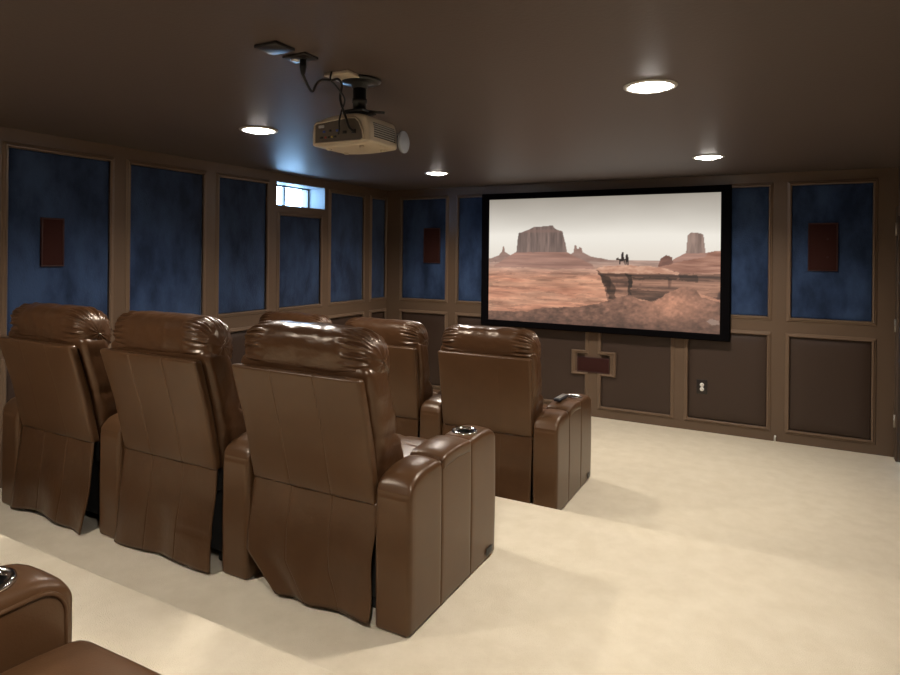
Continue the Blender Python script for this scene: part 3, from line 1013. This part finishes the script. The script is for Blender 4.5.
def ring_mesh():
    pr = [(CUP_R - 0.006, -0.004), (CUP_R - 0.004, 0.004), (CUP_R + 0.004, 0.0075), (CUP_R + 0.011, 0.005), (CUP_R + 0.014, -0.006), (CUP_R - 0.006, -0.004)]
    return MB().lathe(pr, n=40)
def well_mesh():
    return MB().lathe([(CUP_R - 0.005, -0.002), (CUP_R - 0.006, -0.06), (CUP_R - 0.012, -0.072), (0.001, -0.072)], n=36)

SHARED = {}
def part(name, key, fn, m, parent, loc=(0, 0, 0)):
    """a part object; repeats of the same shape share their mesh"""
    if key not in SHARED:
        o = fn().build(name, m, parent, loc)
        SHARED[key] = o
        return o
    o = SHARED[key].copy()
    o.name = name
    COL.objects.link(o)
    o.parent = parent
    o.location = loc
    return o

def add_arm(t, side, tagged, cup_y=CUP_Y):
    x = side * (0.352 + AW / 2)
    a = part('armrest', 'arm%.3f' % cup_y, lambda: arm_mesh(cup_y), M['leather'], t, (x, 0, 0))
    part('armrest_lid', 'lid', lid_mesh, M['leather'], a)
    zc = arm_top(cup_y) + 0.008
    part('cup_ring', 'ring', ring_mesh, M['chrome'], a, (0, cup_y, zc))['label'] = 'shiny chrome cup holder ring'
    part('cup_well', 'well', well_mesh, M['black'], a, (0, cup_y, zc))
    if tagged:
        def tg():
            mb = MB()
            mb.box((0, 0.705, 0.028), (0.0035, 0.775, 0.062), 0.0015)
            for k in range(4): mb.box((0.0035, 0.711, 0.033 + k * 0.007), (0.0042, 0.769, 0.036 + k * 0.007))
            return mb
        part('side_tag', 'tag', tg, M['black'], a, (AW / 2 + 0.0035, 0, 0))['label'] = 'small dark maker tag'
    return a

def recliner(x, y, z, label, group, skirt, seed, right=False, seams=True, cup_y=CUP_Y, upright=False):
    sh = SH_UP if upright else SH
    t = thing('recliner', (x, y, z), label, 'recliner', group)
    part('back_shell', 'shell%d%d' % (seams, upright), lambda: shell_mesh(seams, sh), M['leather'], t)
    part('backrest_cushion', 'cush%d' % seed, lambda: cushion_mesh(seed, sh), M['headleather'], t)
    part('headrest', 'head%d' % seed, lambda: headrest_mesh(seed), M['headleather'], t, (0, 0.045, -0.008) if upright else (0, 0, 0))
    part('seat_cushion', 'seat', seat_mesh, M['leather'], t)
    part('footrest', 'foot', footrest_mesh, M['leather'], t)
    part('back_skirt', 'skirt%d' % skirt, lambda: skirt_mesh(skirt), M['skirtleather'], t)
    part('base', 'base', base_mesh, M['dark'], t)
    add_arm(t, -1, False, cup_y)
    if right: add_arm(t, 1, True)
    return t

G1, G2 = 'brown recliners in the middle row', 'brown recliners in the front row'
PX = (-1.779, -2.647, -3.515)
recliner(PX[0], 2.05, H1, 'brown leather recliner at the right end of the middle row, nearest whole chair', G1, 0, 1, True)
recliner(PX[1] - 0.012, 2.015, H1, 'brown leather recliner in the centre of the middle row of three', G1, 1, 2)
recliner(PX[2] - 0.032, 1.980, H1, 'brown leather recliner nearest the left wall in the middle row', G1, 2, 3, seams=False)
Y2 = 3.845
f3 = recliner(PX[0], Y2, 0.0, 'brown leather recliner in the front row with a remote on its right arm', G2, 3, 4, True, seams=False, upright=True)
recliner(PX[1] - 0.012, Y2, 0.0, 'brown leather recliner in the centre of the front row, partly hidden', G2, 3, 5, seams=False, upright=True)
recliner(PX[2] - 0.032, Y2, 0.0, 'brown leather recliner of the front row by the left wall, only its headrest top showing', G2, 3, 6, seams=False, upright=True)
rb = recliner(-0.975, -0.030, H2, 'brown leather recliner in the near foreground, arm with cup holder and seat showing', 'brown recliner in the back row', 3, 7, seams=False, cup_y=0.680)

la = [c for c in rb.children if c.name.startswith('armrest')][0]
pts = [(AW / 2 - 0.001, 0.12 + 0.62 * k / 22, 0.612 - 0.010 * (1 - k / 22) ** 2) for k in range(23)]
pts += [(AW / 2 - 0.001, 0.745 + 0.060 * math.sin(a), 0.552 + 0.060 * math.cos(a)) for a in [PI / 2 * k / 8 for k in range(1, 9)]] + [(AW / 2 - 0.001, 0.806, 0.40), (AW / 2 - 0.001, 0.806, 0.06)]
MB().tube(pts, 0.006, 8).build('piping', M['leather'], la)
# remote control on the front recliner's arm lid
rx = PX[0] + 0.352 + AW / 2
t = thing('remote_control', (rx - 0.030, Y2 + 0.425, 0.663), 'dark remote control lying on the front recliner armrest beside its cup holder', 'remote control', rz=math.radians(-3))
MB().box((-0.025, -0.085, 0.0), (0.025, 0.085, 0.021), 0.007).build('remote_body', M['remote'], t)
for j in range(5):
    for i in range(2):
        MB().box((-0.014 + i * 0.018, -0.062 + j * 0.022, 0.0205), (-0.004 + i * 0.018, -0.050 + j * 0.022, 0.0235), 0.001).build('button', M['grille'], t)
MB().box((-0.020, 0.070, 0.0195), (0.020, 0.082, 0.0225), 0.001).build('end_cap', M['silver'], t)

# ------------------------------------------------------------------ projector on its ceiling mount
PXC, PYR = -1.725, 2.18        # centre of the body, rear face
mnt = thing('projector_mount', (-1.66, 2.235, ZC), 'black ceiling mount with pole carrying the projector', 'projector mount')
MB().box((-0.075, -0.155, -0.014), (0.050, -0.030, 0.0), 0.003).build('ceiling_plate', M['beige'], mnt)['label'] = 'beige square ceiling plate'
MB().lathe([(0.001, -0.002), (0.092, -0.002), (0.095, -0.008), (0.080, -0.016), (0.038, -0.022), (0.034, -0.04), (0.001, -0.04)], n=40).build('flange', M['black'], mnt)
MB().lathe([(0.030, -0.03), (0.030, -0.085), (0.034, -0.087), (0.034, -0.105), (0.030, -0.107), (0.030, -0.140)], n=28, caps=True).build('pole', M['black'], mnt)
mb = MB()
mb.box((-0.05, -0.05, -0.150), (0.05, 0.06, -0.138), 0.003)
for sx in (-1, 1): mb.tube([(sx * 0.04, 0, -0.144), (sx * 0.10, 0.05, -0.146)], 0.007, 8)
mb.build('bracket', M['black'], mnt)

prj = thing('projector', (PXC, PYR, 2.14), 'beige video projector hanging from the ceiling, cables in its back', 'projector')
# body: outline seen from behind, bellied underneath, drawn forward and narrowed
bw, bl = 0.160, 0.235
def body():
    def fn(p):
        x, y, z = p
        f = (y + bl / 2) / bl
        if z < 0:
            z -= 0.012 * (1 - (x / bw) ** 2) * (1 - 0.3 * f) + 0.004 * f
        else:
            z += 0.020 * (1 - (x / bw) ** 4) - 0.010 * smooth(-x / bw) * (1 - f)
        x *= 1 - 0.05 * f * f
        if z > 0: x *= 1 - 0.10 * smooth(z / 0.07)
        return (x, y, z)
    h = (bw, bl / 2, 0.055)
    vs, fs = rbox((0, bl / 2, 0.093), h, 0.012, (16, 10, 6), 5, fn=fn)
    return MB().add(vs, fs, True)
body().build('projector_body', M['beige'], prj)
# recessed rear panel with ports
rp = MB()
rpoly = [(-0.140, 0.046), (-0.140, 0.128), (-0.128, 0.138), (0.050, 0.150), (0.085, 0.146), (0.108, 0.126), (0.126, 0.088), (0.130, 0.052), (0.115, 0.044)]
n_ = len(rpoly)
rp.add([(x, -0.004, z) for x, z in rpoly] + [(x, 0.010, z) for x, z in rpoly], [tuple(range(n_)), tuple(range(2 * n_ - 1, n_ - 1, -1))] + [(k, (k + 1) % n_, n_ + (k + 1) % n_, n_ + k) for k in range(n_)])
rpo = rp.build('rear_panel', M['beigedark'], prj)
rim = MB()
rim.tube([(x, -0.004, z) for x, z in rpoly + rpoly[:2]], 0.0045, 8)
rim.build('panel_rim', M['beige'], prj)
ports = [(-0.100, 0.120, 0.030, 0.012, 'silver'), (-0.100, 0.070, 0.014, 0.010, 'black'), (-0.076, 0.070, 0.008, 0.008, 'red'), (-0.058, 0.070, 0.008, 0.008, 'black'),
         (-0.040, 0.070, 0.008, 0.008, 'yellow'), (-0.022, 0.070, 0.010, 0.008, 'black'), (-0.085, 0.096, 0.012, 0.010, 'blueport'), (-0.050, 0.098, 0.010, 0.010, 'black'),
         (-0.010, 0.096, 0.014, 0.010, 'blueport'), (0.030, 0.085, 0.020, 0.014, 'black'), (0.080, 0.085, 0.022, 0.018, 'black')]
for x, z, hw_, hh, mm in ports:
    MB().box((x - hw_ / 2, -0.008, z - hh / 2), (x + hw_ / 2, -0.002, z + hh / 2), 0.001).build('port', M[mm], rpo)
# side vent with louvres
vt = MB()
vt.box((bw - 0.008, 0.030, 0.062), (bw + 0.0035, 0.200, 0.066)); vt.box((bw - 0.016, 0.030, 0.124), (bw - 0.004, 0.200, 0.128))
vo = MB()
for k in range(13):
    y = 0.034 + k * 0.0135
    for j in range(6):
        z = 0.066 + j * 0.0100
        xx = bw + 0.002 - 0.0165 * smooth((z - 0.09) / 0.07) - 0.008 * ((y / bl) ** 2)
        vo.box((xx - 0.012, y, z), (xx, y + 0.010, z + 0.0065))
vo.build('side_vent', M['grille'], prj)
vb = MB()
for j in range(7):
    z = 0.0625 + j * 0.0100
    for k in range(6):
        y = 0.034 + k * 0.029
        xx = bw + 0.001 - 0.0165 * smooth((z - 0.09) / 0.07) - 0.008 * ((y / bl) ** 2)
        vb.box((xx - 0.012, y, z), (xx, y + 0.029, z + 0.0035))
vb.build('vent_gap_shade', M['dark'], prj)  # near-black strips standing in for the shade between the louvres
fr_ = MB()
fr_.lathe([(0.046, 0.0), (0.046, 0.028), (0.042, 0.036), (0.036, 0.036), (0.034, 0.012)], c=(0.092, bl - 0.004, 0.095), axis='Y', n=32)
fr_.build('lens_barrel', M['black'], prj)
MB().lathe([(0.001, 0.020), (0.018, 0.018), (0.034, 0.012)], c=(0.092, bl - 0.004, 0.095), axis='Y', n=32).build('lens_glass', M['clear'], prj)
# lens cap hanging open at the front right corner
R_ = Matrix.Rotation(math.radians(24), 3, 'Z') @ Matrix.Rotation(math.radians(90), 3, 'Y') @ Matrix.Rotation(math.radians(18), 3, 'X')
MB().lathe([(0.001, 0.006), (0.044, 0.006), (0.051, 0.002), (0.053, -0.008), (0.050, -0.008), (0.047, 0.000), (0.001, 0.0)], c=(0.172, bl + 0.024, 0.074), n=36, mtx=R_).build('lens_cap', M['clear'], prj)['label'] = 'pale round lens cap hanging open'
MB().tube([(0.140, bl + 0.000, 0.100), (0.160, bl + 0.010, 0.118), (0.170, bl + 0.022, 0.120)], 0.0025, 6).build('cap_tether', M['clear'], prj)
for x, y in ((-0.10, 0.05), (0.085, 0.045), (0.10, 0.19), (-0.11, 0.19)):
    f_ = 1 - 0.3 * y / bl
    zb = 0.038 - 0.012 * (1 - (x / bw) ** 2) * f_
    MB().lathe([(0.012, zb + 0.008), (0.012, zb - 0.006), (0.009, zb - 0.009), (0.001, zb - 0.009)], c=(x, y, 0), n=16).build('foot', M['beige'], prj)

# ceiling plates, plug and leads
t = thing('ceiling_plate', (-1.677, 1.727, ZC), 'plain dark square ceiling plate, further from the projector', 'ceiling plate')
MB().box((-0.056, -0.050, -0.012), (0.056, 0.050, 0.0), 0.003).build('cover', M['plate'], t)
MB().box((-0.050, 0.0485, -0.010), (0.020, 0.0515, -0.004)).build('bright_edge', M['silver'], t)
t = thing('ceiling_outlet', (-1.672, 1.862, ZC), 'dark ceiling outlet with the projector power plug in it', 'outlet')
MB().box((-0.058, -0.040, -0.010), (0.058, 0.040, 0.0), 0.003).build('cover_plate', M['plate'], t)
for x in (-0.028, 0.014):
    MB().lathe([(0.001, -0.0135), (0.015, -0.0135), (0.017, -0.010), (0.017, -0.006)], c=(x, 0, 0), n=24).build('socket', M['whiteplastic'] if x < 0 else M['black'], t)
def bez(pts, n=14):
    P = [Vector(p) for p in pts]
    P = [P[0] * 2 - P[1]] + P + [P[-1] * 2 - P[-2]]
    out = []
    for i in range(1, len(P) - 2):
        for k in range(n):
            s = k / n
            a, b, c, d_ = P[i - 1], P[i], P[i + 1], P[i + 2]
            out.append(0.5 * ((2 * b) + (c - a) * s + (2 * a - 5 * b + 4 * c - d_) * s * s + (3 * b - a - 3 * c + d_) * s ** 3))
    out.append(P[-2])
    return out
t = thing('power_cable', (-1.658, 1.862, ZC - 0.0135), 'black power cable looping from the ceiling outlet to the projector back', 'cable')
inv = -Vector(t.location)
pg = MB().lathe([(0.001, 0.0), (0.013, 0.0), (0.014, -0.03), (0.009, -0.055), (0.005, -0.062)], n=18).build('plug', M['black'], t)
cd = MB().tube(bez([(-1.658, 1.862, 2.392), (-1.657, 1.890, 2.355), (-1.655, 1.915, 2.338), (-1.68, 1.97, 2.385), (-1.70, 2.03, 2.418), (-1.70, 2.09, 2.432), (-1.695, 2.125, 2.445), (-1.690, 2.145, 2.425),
                      (-1.702, 2.150, 2.37), (-1.690, 2.155, 2.32), (-1.672, 2.155, 2.28), (-1.655, 2.155, 2.24), (-1.645, 2.168, 2.225)]), 0.0055, 10).build('lead', M['black'], t)
cd.location = inv
t = thing('signal_cable', (-1.69, 2.15, ZC - 0.02), 'thin dark signal cable dropping from the ceiling plate into the projector ports', 'cable')
inv = -Vector(t.location)
cd = MB().tube(bez([(-1.690, 2.075, ZC - 0.001), (-1.692, 2.072, 2.43), (-1.682, 2.10, 2.405), (-1.672, 2.142, 2.36), (-1.690, 2.145, 2.31), (-1.702, 2.145, 2.27), (-1.705, 2.15, 2.235), (-1.725, 2.17, 2.220)]), 0.004, 8).build('lead', M['black'], t)
cd.location = inv
